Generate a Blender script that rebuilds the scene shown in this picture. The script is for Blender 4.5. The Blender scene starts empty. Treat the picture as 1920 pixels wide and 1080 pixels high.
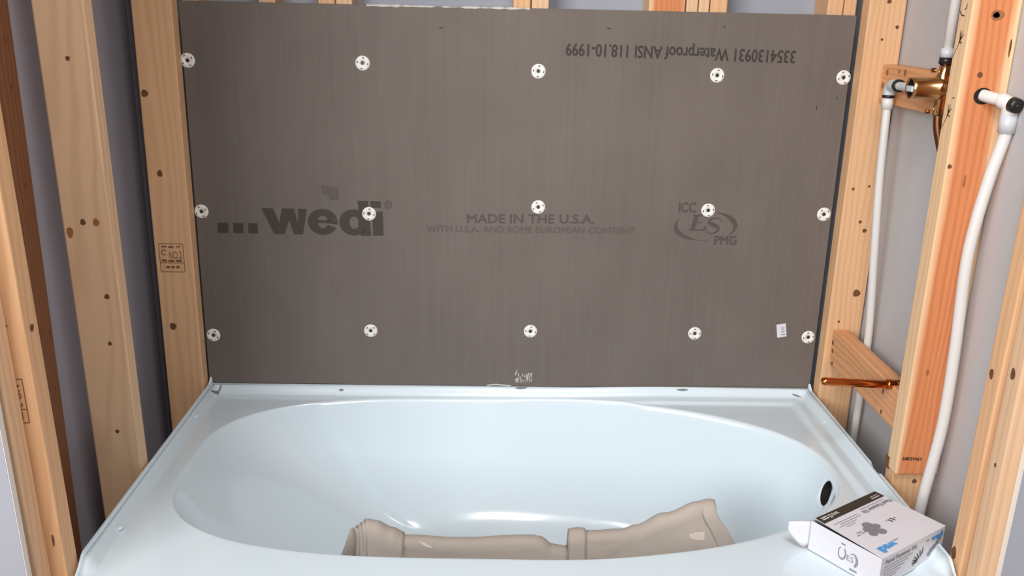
import bpy, bmesh, math, random
from mathutils import Vector, Matrix, noise

random.seed(7)
scene = bpy.context.scene
col = scene.collection
H = 0.43            # height of the tub flange top above the floor; the build frame has z = 0 there

# ------------------------------------------------------------------ camera
F_PX = 1702.5
cam_d = bpy.data.cameras.new('camera')
cam_d.sensor_width = 36.0
cam_d.lens = F_PX / 1920 * 36.0
cam_d.clip_start = 0.05
cam = bpy.data.objects.new('camera', cam_d)
col.objects.link(cam)
PITCH, YAW, ROLL = 0.29776, 0.02728, 0.02236
fw = Vector((math.sin(YAW) * math.cos(PITCH), math.cos(YAW) * math.cos(PITCH), -math.sin(PITCH)))
rt = fw.cross(Vector((0, 0, 1))).normalized()
up = rt.cross(fw)
r2 = rt * math.cos(ROLL) + up * math.sin(ROLL)
u2 = -rt * math.sin(ROLL) + up * math.cos(ROLL)
cam.matrix_world = Matrix(((r2.x, u2.x, -fw.x, -0.0652), (r2.y, u2.y, -fw.y, -2.1212),
                           (r2.z, u2.z, -fw.z, 0.9107 + H), (0, 0, 0, 1)))
scene.camera = cam

# ------------------------------------------------------------------ world, lights, exposure
scene.view_settings.view_transform = 'Standard'
scene.view_settings.look = 'None'
scene.view_settings.gamma = 1.0
scene.view_settings.use_curve_mapping = False
scene.view_settings.exposure = -0.12
world = bpy.data.worlds.new('world')
scene.world = world
world.use_nodes = True
bgn = world.node_tree.nodes['Background']
bgn.inputs[0].default_value = (0.80, 0.90, 1.0, 1)
bgn.inputs[1].default_value = 0.30


def area(name, loc, target, sx, sy, power, colr):
    d = bpy.data.lights.new(name, 'AREA')
    d.shape = 'RECTANGLE'
    d.size, d.size_y, d.energy, d.color = sx, sy, power, colr
    o = bpy.data.objects.new(name, d)
    col.objects.link(o)
    o.location = Vector(loc) + Vector((0, 0, H))
    o.rotation_euler = (Vector(target) - Vector(loc)).to_track_quat('-Z', 'Y').to_euler()
    return o


area('assumed_key_light', (-1.95, -3.8, 1.65), (0.15, 0, 0.35), 2.1, 1.9, 165, (1.0, 0.985, 0.97))  # assumed key light from the left front, unseen; no window is modelled
area('added_overhead_light', (0.15, -1.75, 1.80), (-0.1, -0.5, 0.0), 0.6, 0.6, 27, (1.0, 0.96, 0.92))  # unseen overhead light, added to brighten the tub; no fixture is modelled

# ------------------------------------------------------------------ helpers
def lin(c):
    return tuple(((v / 255) / 12.92 if v / 255 <= 0.04045 else ((v / 255 + 0.055) / 1.055) ** 2.4) for v in c) + (1,)


def mat_new(name):
    m = bpy.data.materials.new(name)
    m.use_nodes = True
    nt = m.node_tree
    return m, nt, nt.nodes['Principled BSDF']


def nd(nt, t, **kw):
    n = nt.nodes.new(t)
    for k, v in kw.items():
        setattr(n, k, v)
    return n


def plain(name, rgb, rough=0.6, metal=0.0, var=0.06, scale=40, coat=0.0, bump=0.0):
    m, nt, p = mat_new(name)
    c = lin(rgb)
    tc = nd(nt, 'ShaderNodeTexCoord')
    no = nd(nt, 'ShaderNodeTexNoise')
    no.inputs['Scale'].default_value = scale
    no.inputs['Detail'].default_value = 4
    nt.links.new(tc.outputs['Object'], no.inputs['Vector'])
    mx = nd(nt, 'ShaderNodeMix', data_type='RGBA')
    mx.inputs[6].default_value = tuple(v * (1 - var) for v in c[:3]) + (1,)
    mx.inputs[7].default_value = tuple(min(1, v * (1 + var)) for v in c[:3]) + (1,)
    nt.links.new(no.outputs['Fac'], mx.inputs[0])
    nt.links.new(mx.outputs[2], p.inputs['Base Color'])
    p.inputs['Roughness'].default_value = rough
    p.inputs['Metallic'].default_value = metal
    p.inputs['Coat Weight'].default_value = coat
    p.inputs['Coat Roughness'].default_value = 0.08
    if bump:
        b = nd(nt, 'ShaderNodeBump')
        b.inputs['Strength'].default_value = bump
        b.inputs['Distance'].default_value = 0.002
        nt.links.new(no.outputs['Fac'], b.inputs['Height'])
        nt.links.new(b.outputs[0], p.inputs['Normal'])
    return m


def wood(name, light, dark, axis='Z', freq=42, contrast=0.75, heart=None):
    """growth rings around the board axis, stretched fibres, per-board offset"""
    m, nt, p = mat_new(name)
    L = nt.links.new
    tc = nd(nt, 'ShaderNodeTexCoord')
    oi = nd(nt, 'ShaderNodeObjectInfo')
    sw = nd(nt, 'ShaderNodeVectorMath', operation='MULTIPLY_ADD')
    L(oi.outputs['Random'], sw.inputs[0])
    sw.inputs[1].default_value = (0.05, 0.03, 3.0) if axis == 'Z' else (0.05, 3.0, 0.03)
    L(tc.outputs['Object'], sw.inputs[2])
    st = (5, 5, 0.9) if axis == 'Z' else (5, 0.9, 5)
    sc = nd(nt, 'ShaderNodeVectorMath', operation='MULTIPLY')
    L(sw.outputs[0], sc.inputs[0])
    sc.inputs[1].default_value = st
    n1 = nd(nt, 'ShaderNodeTexNoise')
    n1.inputs['Scale'].default_value = 1.6
    n1.inputs['Detail'].default_value = 2
    L(sc.outputs[0], n1.inputs['Vector'])
    ds = nd(nt, 'ShaderNodeVectorMath', operation='MULTIPLY_ADD')
    L(n1.outputs['Color'], ds.inputs[0])
    ds.inputs[1].default_value = (0.055, 0.055, 0.055)
    L(sw.outputs[0], ds.inputs[2])
    of = nd(nt, 'ShaderNodeVectorMath', operation='ADD')
    L(ds.outputs[0], of.inputs[0])
    of.inputs[1].default_value = (0.035, 0.05, 0) if axis == 'Z' else (0.05, 0, 0.03)
    wv = nd(nt, 'ShaderNodeTexWave', wave_type='RINGS', rings_direction=axis)
    wv.inputs['Scale'].default_value = freq
    wv.inputs['Distortion'].default_value = 0.6
    wv.inputs['Detail'].default_value = 2
    L(of.outputs[0], wv.inputs['Vector'])
    n2 = nd(nt, 'ShaderNodeTexNoise')
    n2.inputs['Scale'].default_value = 1
    n2.inputs['Detail'].default_value = 3
    s2 = nd(nt, 'ShaderNodeVectorMath', operation='MULTIPLY')
    L(sw.outputs[0], s2.inputs[0])
    s2.inputs[1].default_value = (260, 260, 7) if axis == 'Z' else (260, 7, 260)
    L(s2.outputs[0], n2.inputs['Vector'])
    n3 = nd(nt, 'ShaderNodeTexNoise')
    n3.inputs['Scale'].default_value = 2.2
    L(sc.outputs[0], n3.inputs['Vector'])
    cr = nd(nt, 'ShaderNodeValToRGB')
    cr.color_ramp.elements[0].position = 0.35
    cr.color_ramp.elements[1].position = 0.98
    L(wv.outputs['Fac'], cr.inputs[0])
    a = nd(nt, 'ShaderNodeMath', operation='MULTIPLY')
    L(cr.outputs[0], a.inputs[0])
    L(n3.outputs['Fac'], a.inputs[1])
    b = nd(nt, 'ShaderNodeMath', operation='MULTIPLY_ADD')
    L(n2.outputs['Fac'], b.inputs[0])
    b.inputs[1].default_value = 0.35
    L(a.outputs[0], b.inputs[2])
    c = nd(nt, 'ShaderNodeMath', operation='MULTIPLY', use_clamp=True)
    L(b.outputs[0], c.inputs[0])
    c.inputs[1].default_value = contrast
    mx = nd(nt, 'ShaderNodeMix', data_type='RGBA')
    mx.inputs[6].default_value = lin(light)
    mx.inputs[7].default_value = lin(dark)
    L(c.outputs[0], mx.inputs[0])
    outc = mx.outputs[2]
    if heart:                       # red heartwood away from the pale sapwood edge (board local x, y)
        sx = nd(nt, 'ShaderNodeSeparateXYZ')
        L(ds.outputs[0], sx.inputs[0])
        so = nd(nt, 'ShaderNodeSeparateXYZ')
        L(tc.outputs['Object'], so.inputs[0])
        ad = nd(nt, 'ShaderNodeMath', operation='MULTIPLY_ADD')
        L(n1.outputs['Fac'], ad.inputs[0])
        ad.inputs[1].default_value = 0.035
        fo_ = nd(nt, 'ShaderNodeMath', operation='SUBTRACT')
        fo_.inputs[0].default_value = 0.084
        L(so.outputs['X'], fo_.inputs[1])
        mn = nd(nt, 'ShaderNodeMath', operation='MINIMUM')
        L(so.outputs['X'], mn.inputs[0])
        L(fo_.outputs[0], mn.inputs[1])
        L(mn.outputs[0], ad.inputs[2])
        mr = nd(nt, 'ShaderNodeMapRange')
        mr.inputs['From Min'].default_value = heart[0]
        mr.inputs['From Max'].default_value = heart[1]
        L(ad.outputs[0], mr.inputs['Value'])
        m2 = nd(nt, 'ShaderNodeMix', data_type='RGBA')
        m2.inputs[6].default_value = lin(heart[2])
        m2.inputs[7].default_value = lin(heart[3])
        L(c.outputs[0], m2.inputs[0])
        m3 = nd(nt, 'ShaderNodeMix', data_type='RGBA')
        L(mr.outputs[0], m3.inputs[0])
        L(mx.outputs[2], m3.inputs[6])
        L(m2.outputs[2], m3.inputs[7])
        outc = m3.outputs[2]
    L(outc, p.inputs['Base Color'])
    p.inputs['Roughness'].default_value = 0.62
    p.inputs['Specular IOR Level'].default_value = 0.3
    bp = nd(nt, 'ShaderNodeBump')
    bp.inputs['Strength'].default_value = 0.25
    bp.inputs['Distance'].default_value = 0.001
    L(b.outputs[0], bp.inputs['Height'])
    L(bp.outputs[0], p.inputs['Normal'])
    return m


def board_mat():
    m, nt, p = mat_new('cement_coated_foam')
    L = nt.links.new
    tc = nd(nt, 'ShaderNodeTexCoord')

    def streak(scale, s, det=3):
        v = nd(nt, 'ShaderNodeVectorMath', operation='MULTIPLY')
        L(tc.outputs['Object'], v.inputs[0])
        v.inputs[1].default_value = s
        n = nd(nt, 'ShaderNodeTexNoise')
        n.inputs['Scale'].default_value = scale
        n.inputs['Detail'].default_value = det
        L(v.outputs[0], n.inputs['Vector'])
        return n
    n1 = streak(1, (120, 1, 3))
    n2 = streak(1, (6, 6, 4))
    n3 = streak(1, (420, 420, 420), 2)
    mx = nd(nt, 'ShaderNodeMix', data_type='RGBA')
    mx.inputs[6].default_value = lin((90, 82, 77))
    mx.inputs[7].default_value = lin((120, 110, 104))
    a = nd(nt, 'ShaderNodeMath', operation='MULTIPLY_ADD')
    L(n1.outputs['Fac'], a.inputs[0])
    a.inputs[1].default_value = 0.4
    b = nd(nt, 'ShaderNodeMath', operation='MULTIPLY')
    L(n2.outputs['Fac'], b.inputs[0])
    b.inputs[1].default_value = 0.6
    L(b.outputs[0], a.inputs[2])
    L(a.outputs[0], mx.inputs[0])
    L(mx.outputs[2], p.inputs['Base Color'])
    p.inputs['Roughness'].default_value = 0.7
    bp = nd(nt, 'ShaderNodeBump')
    bp.inputs['Strength'].default_value = 0.12
    bp.inputs['Distance'].default_value = 0.001
    L(n3.outputs['Fac'], bp.inputs['Height'])
    L(bp.outputs[0], p.inputs['Normal'])
    return m


M = {}
M['pine'] = wood('pine', (223, 188, 154), (187, 146, 108), freq=30, contrast=0.5)
M['pine_warm'] = wood('pine_warm', (222, 179, 138), (188, 136, 94), freq=28, contrast=0.5)
M['fir_red'] = wood('fir_red', (234, 200, 160), (205, 160, 116), freq=30, contrast=0.6, heart=(0.019, 0.030, (212, 138, 92), (168, 94, 56)))
M['pine_block'] = wood('pine_block', (224, 166, 120), (176, 112, 70), axis='Y', freq=28, contrast=0.55)
M['pine_plate'] = wood('pine_plate', (214, 178, 136), (160, 118, 80), axis='Y')
M['fir_shaded'] = wood('fir_shaded', (128, 84, 56), (92, 58, 38))  # stud deep in the left cavity, its shade put into the wood colour
M['knot'] = plain('knot', (104, 66, 38), 0.7, var=0.45, scale=260)
M['knot_pale'] = plain('knot_pale', (150, 98, 58), 0.7, var=0.3, scale=300)
M['ink'] = plain('ink', (66, 48, 38), 0.8, var=0.3, scale=150)
M['stamp'] = plain('stamp', (122, 84, 56), 0.8, var=0.2, scale=150)
M['board'] = board_mat()
M['board_edge'] = plain('board_edge', (196, 194, 190), 0.9, var=0.2, scale=120)
M['print_dark'] = plain('print_dark', (66, 57, 53), 0.75, var=0.1, scale=120)
M['print_mid'] = plain('print_mid', (82, 73, 69), 0.75, var=0.08, scale=120)
M['print_jet'] = plain('print_jet', (58, 51, 48), 0.75, var=0.2, scale=160)
M['print_faint'] = plain('print_faint', (93, 84, 79), 0.75, var=0.06, scale=90)
M['scuff'] = plain('scuff', (186, 184, 184), 0.8, var=0.2, scale=200)
M['washer'] = plain('washer', (232, 230, 226), 0.42, metal=0.0, var=0.03)
M['screw'] = plain('screw', (88, 88, 90), 0.4, metal=0.7)
M['drywall_grey'] = plain('drywall_grey', (188, 186, 188), 0.9, var=0.05, scale=9, bump=0.05)
M['drywall_left'] = plain('drywall_left', (158, 153, 164), 0.9, var=0.05, scale=9, bump=0.05)  # left sheet, darker and faintly mauve next to the right-hand one
M['drywall_paint'] = plain('drywall_paint', (160, 164, 176), 0.8, var=0.03, scale=14)
M['gypsum'] = plain('gypsum', (226, 222, 218), 0.9, var=0.05)
M['plywood'] = plain('plywood', (150, 116, 82), 0.8, var=0.2, scale=12)
M['ceiling_paint'] = plain('ceiling_paint', (214, 212, 208), 0.9, var=0.02)
M['acrylic'] = plain('acrylic', (216, 231, 240), 0.2, var=0.008, scale=3, coat=0.55)
M['hole_shade'] = plain('hole_shade', (22, 12, 10), 0.8)  # near-black painted in for the shade inside openings
M['pex'] = plain('pex', (216, 213, 211), 0.3, var=0.02)
M['pex_fitting'] = plain('pex_fitting', (196, 202, 208), 0.35, var=0.03)
M['crimp'] = plain('crimp', (44, 42, 42), 0.35, metal=0.4)
M['copper'] = plain('copper', (214, 120, 62), 0.18, metal=1.0, var=0.12, scale=60)
M['bronze'] = plain('bronze', (214, 166, 114), 0.22, metal=1.0, var=0.12, scale=50)
M['copper_shaded'] = plain('copper_shaded', (110, 72, 46), 0.4, metal=0.8, var=0.2)  # copper drop tube, the shade of the cavity mixed into its colour
M['canvas'] = plain('canvas', (178, 167, 158), 0.95, var=0.05, scale=30, bump=0.25)
M['canvas_stain'] = plain('canvas_stain', (208, 195, 186), 0.9, var=0.04)
M['carton'] = plain('carton', (217, 217, 226), 0.45, var=0.015)
M['carton_black'] = plain('carton_black', (50, 46, 43), 0.5, var=0.1)
M['carton_blue'] = plain('carton_blue', (72, 156, 226), 0.5, var=0.04)
M['carton_grey'] = plain('carton_grey', (128, 128, 134), 0.5, var=0.3, scale=160)
M['carton_text'] = plain('carton_text', (140, 140, 148), 0.5)
M['carton_white'] = plain('carton_white', (222, 218, 212), 0.5)
M['grime'] = plain('grime', (120, 122, 126), 0.7, var=0.3, scale=200)


def Vec(*a):
    return Vector(a)


def obj(name, bm, mat, parent=None, origin=None, smooth=False, recalc=True):
    """bm is in build-frame coordinates; origin is the object's own origin in that frame"""
    po = Vector(parent['_o']) if parent is not None else Vector((0, 0, -H))
    og = Vector(origin) if origin is not None else (Vector(parent['_o']) if parent is not None else Vector((0, 0, 0)))
    if recalc:
        bmesh.ops.recalc_face_normals(bm, faces=bm.faces)
    bmesh.ops.translate(bm, verts=bm.verts, vec=-og)
    me = bpy.data.meshes.new(name)
    bm.to_mesh(me)
    bm.free()
    if smooth:
        for f in me.polygons:
            f.use_smooth = True
    me.materials.append(M[mat])
    o = bpy.data.objects.new(name, me)
    col.objects.link(o)
    o['_o'] = tuple(og)
    if parent is not None:
        o.parent = parent
        o.location = og - po
    else:
        o.location = og + Vector((0, 0, H))
    return o


def empty(name, base):
    o = bpy.data.objects.new(name, None)
    o.empty_display_size = 0.05
    col.objects.link(o)
    o['_o'] = tuple(base)
    o.location = Vector(base) + Vector((0, 0, H))
    return o


def tag(o, label, cat=None, group=None, kind=None):
    o['label'] = label
    if cat:
        o['category'] = cat
    if group:
        o['group'] = group
    if kind:
        o['kind'] = kind
    return o


def bevel(bm, w, seg=2):
    bmesh.ops.bevel(bm, geom=list(bm.edges), offset=w, segments=seg, profile=0.5, affect='EDGES')


def add_box(bm, x0, x1, y0, y1, z0, z1, lean=(0, 0)):
    """lean = shift in y at the bottom and at the top"""
    vs = []
    for z, s in ((z0, lean[0]), (z1, lean[1])):
        vs.append([bm.verts.new((x, y + s, z)) for x, y in ((x0, y0), (x1, y0), (x1, y1), (x0, y1))])
    b, t = vs
    bm.faces.new(b[::-1])
    bm.faces.new(t)
    for i in range(4):
        j = (i + 1) % 4
        bm.faces.new((b[i], b[j], t[j], t[i]))


def box_bm(x0, x1, y0, y1, z0, z1, bev=0.0025, lean=(0, 0)):
    bm = bmesh.new()
    add_box(bm, x0, x1, y0, y1, z0, z1, lean)
    if bev:
        bevel(bm, bev)
    return bm


def catmull(pts, n=10):
    P = [Vector(p) for p in pts]
    if len(P) < 3:
        return P
    P = [2 * P[0] - P[1]] + P + [2 * P[-1] - P[-2]]
    out = []
    for i in range(1, len(P) - 2):
        for k in range(n):
            t = k / n
            a, b, c, d = P[i - 1], P[i], P[i + 1], P[i + 2]
            out.append(0.5 * ((2 * b) + (c - a) * t + (2 * a - 5 * b + 4 * c - d) * t * t + (3 * b - a - 3 * c + d) * t ** 3))
    out.append(P[-2])
    return out


def add_tube(bm, pts, r, seg=16, cap=True):
    P = [Vector(p) for p in pts]
    rr = r if isinstance(r, (list, tuple)) else [r] * len(P)
    rings = []
    ref = None
    for i, p in enumerate(P):
        t = (P[min(i + 1, len(P) - 1)] - P[max(i - 1, 0)]).normalized()
        if ref is None:
            ref = t.orthogonal().normalized()
        ref = (ref - t * ref.dot(t)).normalized()
        b = t.cross(ref)
        rings.append([bm.verts.new(p + rr[i] * (math.cos(2 * math.pi * k / seg) * ref + math.sin(2 * math.pi * k / seg) * b)) for k in range(seg)])
    for a, b in zip(rings, rings[1:]):
        for k in range(seg):
            bm.faces.new((a[k], a[(k + 1) % seg], b[(k + 1) % seg], b[k]))
    if cap:
        bm.faces.new(rings[0][::-1])
        bm.faces.new(rings[-1])


def tube_bm(pts, r, seg=16, cap=True):
    bm = bmesh.new()
    add_tube(bm, pts, r, seg, cap)
    return bm


def flat_poly(bm, pts3):
    bm.faces.new([bm.verts.new(p) for p in pts3])


def plane_map(o, u, v):
    o, u, v = Vector(o), Vector(u), Vector(v)
    return lambda a, b: o + u * a + v * b


def ribbon(bm, pts, widths, f):
    """flat stroke along 2D pts, mapped with f"""
    P = [Vector((a, b)) for a, b in pts]
    w = widths if isinstance(widths, (list, tuple)) else [widths] * len(P)
    prev = None
    for i, p in enumerate(P):
        t = (P[min(i + 1, len(P) - 1)] - P[max(i - 1, 0)])
        t = t.normalized() if t.length else Vector((1, 0))
        n = Vector((-t.y, t.x)) * w[i] / 2
        cur = (bm.verts.new(f(*(p + n))), bm.verts.new(f(*(p - n))))
        if prev:
            bm.faces.new((prev[0], prev[1], cur[1], cur[0]))
        prev = cur


def ell(cx, cy, rx, ry, a0, a1, n=28):
    return [(cx + rx * math.cos(math.radians(a0 + (a1 - a0) * k / n)), cy + ry * math.sin(math.radians(a0 + (a1 - a0) * k / n))) for k in range(n + 1)]


def smooth2(pts, n=8):
    return [(p.x, p.y) for p in catmull([(a, b, 0) for a, b in pts], n)]


def text_bm(s, f, w, h, bold=0.0, shear=0.0, embolden=0.0):
    """lettering fitted to a w x h box, lower left at f(0,0)"""
    cu = bpy.data.curves.new('lettering', 'FONT')
    cu.body = s
    cu.size = 1.0
    cu.offset = bold
    cu.shear = shear
    cu.resolution_u = 3
    t = bpy.data.objects.new('lettering', cu)
    col.objects.link(t)
    dg = bpy.context.evaluated_depsgraph_get()
    me = bpy.data.meshes.new_from_object(t.evaluated_get(dg))
    bpy.data.objects.remove(t)
    bpy.data.curves.remove(cu)
    xs = [v.co.x for v in me.vertices]
    ys = [v.co.y for v in me.vertices]
    x0, x1, y0, y1 = min(xs), max(xs), min(ys), max(ys)
    bm = bmesh.new()
    bm.from_mesh(me)
    bpy.data.meshes.remove(me)
    for v in bm.verts:
        v.co = ((v.co.x - x0) / (x1 - x0) * w, (v.co.y - y0) / (y1 - y0) * h, 0)
    if embolden:                    # heavier strokes: shifted copies, each a hair behind the last
        base = bm.copy()
        for k, (du, dv) in enumerate(((-1, 0), (1, 0), (0, 1), (0, -1))):
            c = base.copy()
            bmesh.ops.translate(c, verts=c.verts, vec=(du * embolden, dv * embolden, 0.00005 * (k + 1)))
            merge(bm, c)
        base.free()
    n_ = (f(1, 0) - f(0, 0)).cross(f(0, 1) - f(0, 0))
    n_ = n_.normalized() if n_.length else Vector((0, 0, 0))
    for v in bm.verts:
        v.co = f(v.co.x, v.co.y) + n_ * v.co.z
    return bm


def merge(dst, src):
    me = bpy.data.meshes.new('tmp')
    src.to_mesh(me)
    src.free()
    dst.from_mesh(me)
    bpy.data.meshes.remove(me)
    return dst


def flat(name, bm, mat, parent, label=None):
    o = obj(name, bm, mat, parent, recalc=False)
    if label:
        o['label'] = label
    return o


def knot(stud, c, u, v, ru, rv, mat='knot'):
    """slightly irregular knot set flush in a board face"""
    bm = bmesh.new()
    c, u, v = Vector(c), Vector(u), Vector(v)
    pts = []
    ph = random.random() * 6
    for k in range(14):
        a = 2 * math.pi * k / 14
        j = 1 + 0.08 * math.sin(3 * a + ph)
        pts.append(c + u * ru * j * math.cos(a) + v * rv * j * math.sin(a))
    flat_poly(bm, pts)
    return flat('knot', bm, mat, stud)


# ------------------------------------------------------------------ the setting
FZ = -H                # floor
TOP = 1.55             # underside of the top plates (about two metres over the floor)
tag(obj('floor', box_bm(-2.4, 2.4, -3.6, 0.15, FZ - 0.03, FZ, 0), 'plywood', origin=(0, -1.5, FZ)),
    'bare plywood subfloor under the bathtub', 'floor', kind='structure')
tag(obj('ceiling', box_bm(-2.4, 2.4, -1.2, 0.15, TOP + 0.08, TOP + 0.1, 0), 'ceiling_paint', origin=(0, -0.5, TOP + 0.08)),
    'pale ceiling above the tub alcove', 'ceiling', kind='structure')

XS = 0.762             # stud faces towards the tub
XD = 0.851             # back of the neighbouring rooms' drywall
wl = tag(empty('wall_left', (-0.81, -0.4, FZ)), 'open stud wall on the left of the bathtub', 'wall', kind='structure')
wr = tag(empty('wall_right', (0.81, -0.4, FZ)), 'open stud wall with plumbing on the right of the bathtub', 'wall', kind='structure')
wb = tag(empty('wall_back', (0, 0.06, FZ)), 'stud wall behind the grey backer board', 'wall', kind='structure')


def stud(wall, x0, x1, y0, y1, z0=FZ + 0.038, z1=TOP, mat='pine', lean=(0, 0), name='stud', label=None, bev=0.003):
    o = obj(name, box_bm(x0, x1, y0, y1, z0, z1, bev, lean), mat, wall, origin=((x0 if x0 > 0 else x1), (y0 + y1) / 2, z0))
    if label:
        o['label'] = label
    return o


# left wall
obj('drywall_sheet', box_bm(-0.9275, -0.915, -0.90, 0.12, FZ, TOP + 0.08, 0), 'drywall_left', wl)
obj('bottom_plate', box_bm(-XD + 0.001, -XS, -0.846, 0.0, FZ, FZ + 0.038), 'pine_plate', wl)
obj('top_plate', box_bm(-XD + 0.001, -XS, -0.846, 0.0, TOP, TOP + 0.038), 'pine_plate', wl)
s1 = stud(wl, -XD + 0.001, -XS, -0.040, -0.002, mat='pine_warm', label='corner stud with a grade stamp')
s2 = stud(wl, -XD + 0.001, -XS, -0.488, -0.450, lean=(0.045, -0.02))
s3 = stud(wl, -XD + 0.001, -XS, -0.821, -0.779, lean=(0.045, -0.055), label='front stud of the left wall', mat='pine_warm')
s4 = stud(wl, -XD + 0.001, -0.787, -0.862, -0.822, lean=(0.045, -0.055), mat='pine')
s5 = stud(wl, -0.914, -0.876, -0.600, -0.508, mat='fir_shaded', label='shade-toned stud laid flat deep in the wall')
dl = bmesh.new()
add_box(dl, -2.3, -0.790, -0.876, -0.863, FZ, TOP + 0.08, lean=(0.030, -0.055))
fd = obj('finished_drywall', dl, 'drywall_paint', wl)
dl = bmesh.new()
add_box(dl, -0.7895, -0.7885, -0.876, -0.863, FZ, TOP + 0.08, lean=(0.030, -0.055))
obj('drywall_edge', dl, 'gypsum', fd)

# right wall
obj('drywall_sheet', box_bm(XD, XD + 0.0125, -0.90, 0.12, FZ, TOP + 0.08, 0), 'drywall_grey', wr)
obj('bottom_plate', box_bm(XS, XD - 0.001, -0.826, 0.0, FZ, FZ + 0.038), 'pine_plate', wr)
obj('top_plate', box_bm(XS, XD - 0.001, -0.826, 0.0, TOP, TOP + 0.038), 'pine_plate', wr)
t1 = stud(wr, XS + 0.002, XD - 0.004, -0.046, -0.004, mat='pine_warm', label='corner stud beside the board')
t2 = stud(wr, XS, XD - 0.001, -0.500, -0.456, z0=0.028, mat='fir_red', lean=(0.006, -0.004), label='reddish stud with pale edge and pen marks')
t2b = stud(wr, XS + 0.004, XD - 0.006, -0.478, -0.442, z1=0.027, mat='pine_warm', label='shaded stud foot under the reddish stud')
t3 = stud(wr, XS, XD - 0.001, -0.783, -0.744, lean=(0.022, -0.03), mat='pine_warm')
t4 = stud(wr, XS, XD - 0.001, -0.822, -0.784, lean=(0.0, -0.03), mat='pine')
dl = bmesh.new()
add_box(dl, 0.789, 2.3, -0.836, -0.824, FZ, TOP + 0.08, lean=(0.0, -0.03))
fd = obj('finished_drywall', dl, 'drywall_paint', wr)
dl = bmesh.new()
add_box(dl, 0.7875, 0.7885, -0.836, -0.824, FZ, TOP + 0.08, lean=(0.0, -0.03))
obj('drywall_edge', dl, 'gypsum', fd)
bu = obj('blocking', box_bm(0.812, 0.849, -0.454, -0.048, 0.728, 0.811), 'pine_block', wr, origin=(0.812, -0.25, 0.728))
bu['label'] = 'block behind the bronze valve'
bl = obj('blocking', box_bm(0.778, 0.816, -0.452, -0.048, 0.094, 0.180), 'pine_block', wr, origin=(0.778, -0.25, 0.094))
bl['label'] = 'block carrying the copper stub'

# back wall: only its top shows above the board
obj('drywall_sheet', box_bm(-0.96, XD, 0.105, 0.1175, FZ, TOP + 0.08, 0), 'drywall_paint', wb)
for a, b, mt in ((-0.758, -0.722, 'pine'), (-0.588, -0.550, 'pine_warm'), (-0.455, -0.418, 'pine_warm'), (-0.416, -0.379, 'pine'),
                 (-0.018, 0.021, 'pine_warm'), (0.023, 0.062, 'pine'), (0.288, 0.370, 'fir_red'), (0.373, 0.399, 'pine'),
                 (0.401, 0.425, 'pine'), (0.427, 0.466, 'pine_warm'), (0.694, 0.730, 'pine_warm'), (0.732, 0.760, 'pine_warm')):
    stud(wb, a, b, 0.0155, 0.104, mat=mt)

# knots and nail holes
X, Y, Z = Vec(1, 0, 0), Vec(0, 1, 0), Vec(0, 0, 1)
for x, z, a, b in ((-0.838, 0.714, .008, .008), (-0.823, 0.163, .008, .009), (-0.821, 0.534, .006, .008)):
    knot(s1, (x, -0.0405, z), X, Z, a, b)
for x, z, a, b in ((-0.800, 0.813, .004, .004), (-0.786, 0.375, .005, .005), (-0.792, 0.279, .004, .004), (-0.800, 0.09, .004, .004),
                   (-0.812, 0.52, .005, .006), (-0.838, 0.50, .006, .01), (-0.788, 0.52, .006, .007)):
    dy = 0.045 + (-0.065) * (z - FZ - .038) / (TOP - FZ - .038)
    knot(s2, (x, -0.4885 + dy, z), X, Z, a, b, 'knot' if a < .0055 else 'knot_pale')


def lean3(z):
    return 0.045 - 0.10 * (z - FZ - .038) / (TOP - FZ - .038)


knot(s3, (-0.7615, -0.800 + lean3(0.43), 0.43), Y, Z, .006, .006)
knot(s3, (-0.775, -0.8215 + lean3(0.06), 0.06), X, Z, .002, .012)
knot(s3, (-0.790, -0.8215 + lean3(0.44), 0.44), X, Z, .004, .003, 'knot_pale')
for y, z in ((-0.535, 0.842), (-0.535, 0.768), (-0.555, 0.335), (-0.52, 0.32), (-0.53, 0.21), (-0.535, 0.60)):
    knot(s5, (-0.8755, y, z), Y, Z, .004, .005)
for x, z, a in ((0.807, 0.945, .005), (0.832, 0.891, .004), (0.802, 0.864, .003), (0.782, 0.527, .0035), (0.819, 0.534, .003), (0.809, 0.449, .004),
                (0.822, 0.428, .005), (0.824, 0.273, .009), (0.79, 0.20, .003)):
    knot(t1, (x, -0.0465, z), X, Z, a, a)
for x, z, a, b, mt in ((0.808, 0.919, .012, .009, 'knot_pale'), (0.806, 0.919, .006, .005, 'knot'), (0.795, 0.818, .005, .005, 'knot'), (0.768, 0.655, .004, .004, 'knot'),
                   (0.800, 0.628, .002, .012, 'knot_pale'), (0.792, 0.252, .003, .006, 'knot_pale'), (0.840, 0.865, .002, .016, 'knot')):
    knot(t2, (x, -0.5005 + 0.005 - 0.008 * (z / 1.5), z), X, Z, a, b, mt)
for st, y, z, a, b in ((t3, -0.757, 0.356, .006, .009), (t4, -0.800, 0.379, .006, .010), (t3, -0.755, 0.012, .008, .012), (t4, -0.803, 0.22, .003, .004)):
    l = (0.022 - 0.052 * (z - FZ) / (TOP - FZ)) if st is t3 else (-0.03 * (z - FZ) / (TOP - FZ))
    knot(st, (0.7615, y + l, z), Y, Z, a, b)
for y, z, a in ((-0.058, 0.150, .005), (-0.062, 0.129, .0045), (-0.069, 0.099, .0045), (-0.355, 0.15, .004), (-0.36, 0.105, .004)):
    knot(bl, (0.7775, y, z), Y, Z, a, a * 1.3, 'knot')
for y, z, a in ((-0.075, 0.795, .006), (-0.06, 0.765, .006), (-0.135, 0.80, .004), (-0.165, 0.80, .006), (-0.08, 0.745, .005)):
    knot(bu, (0.8115, y, z), Y, Z, a, a * 1.2, 'knot_pale')
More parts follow.
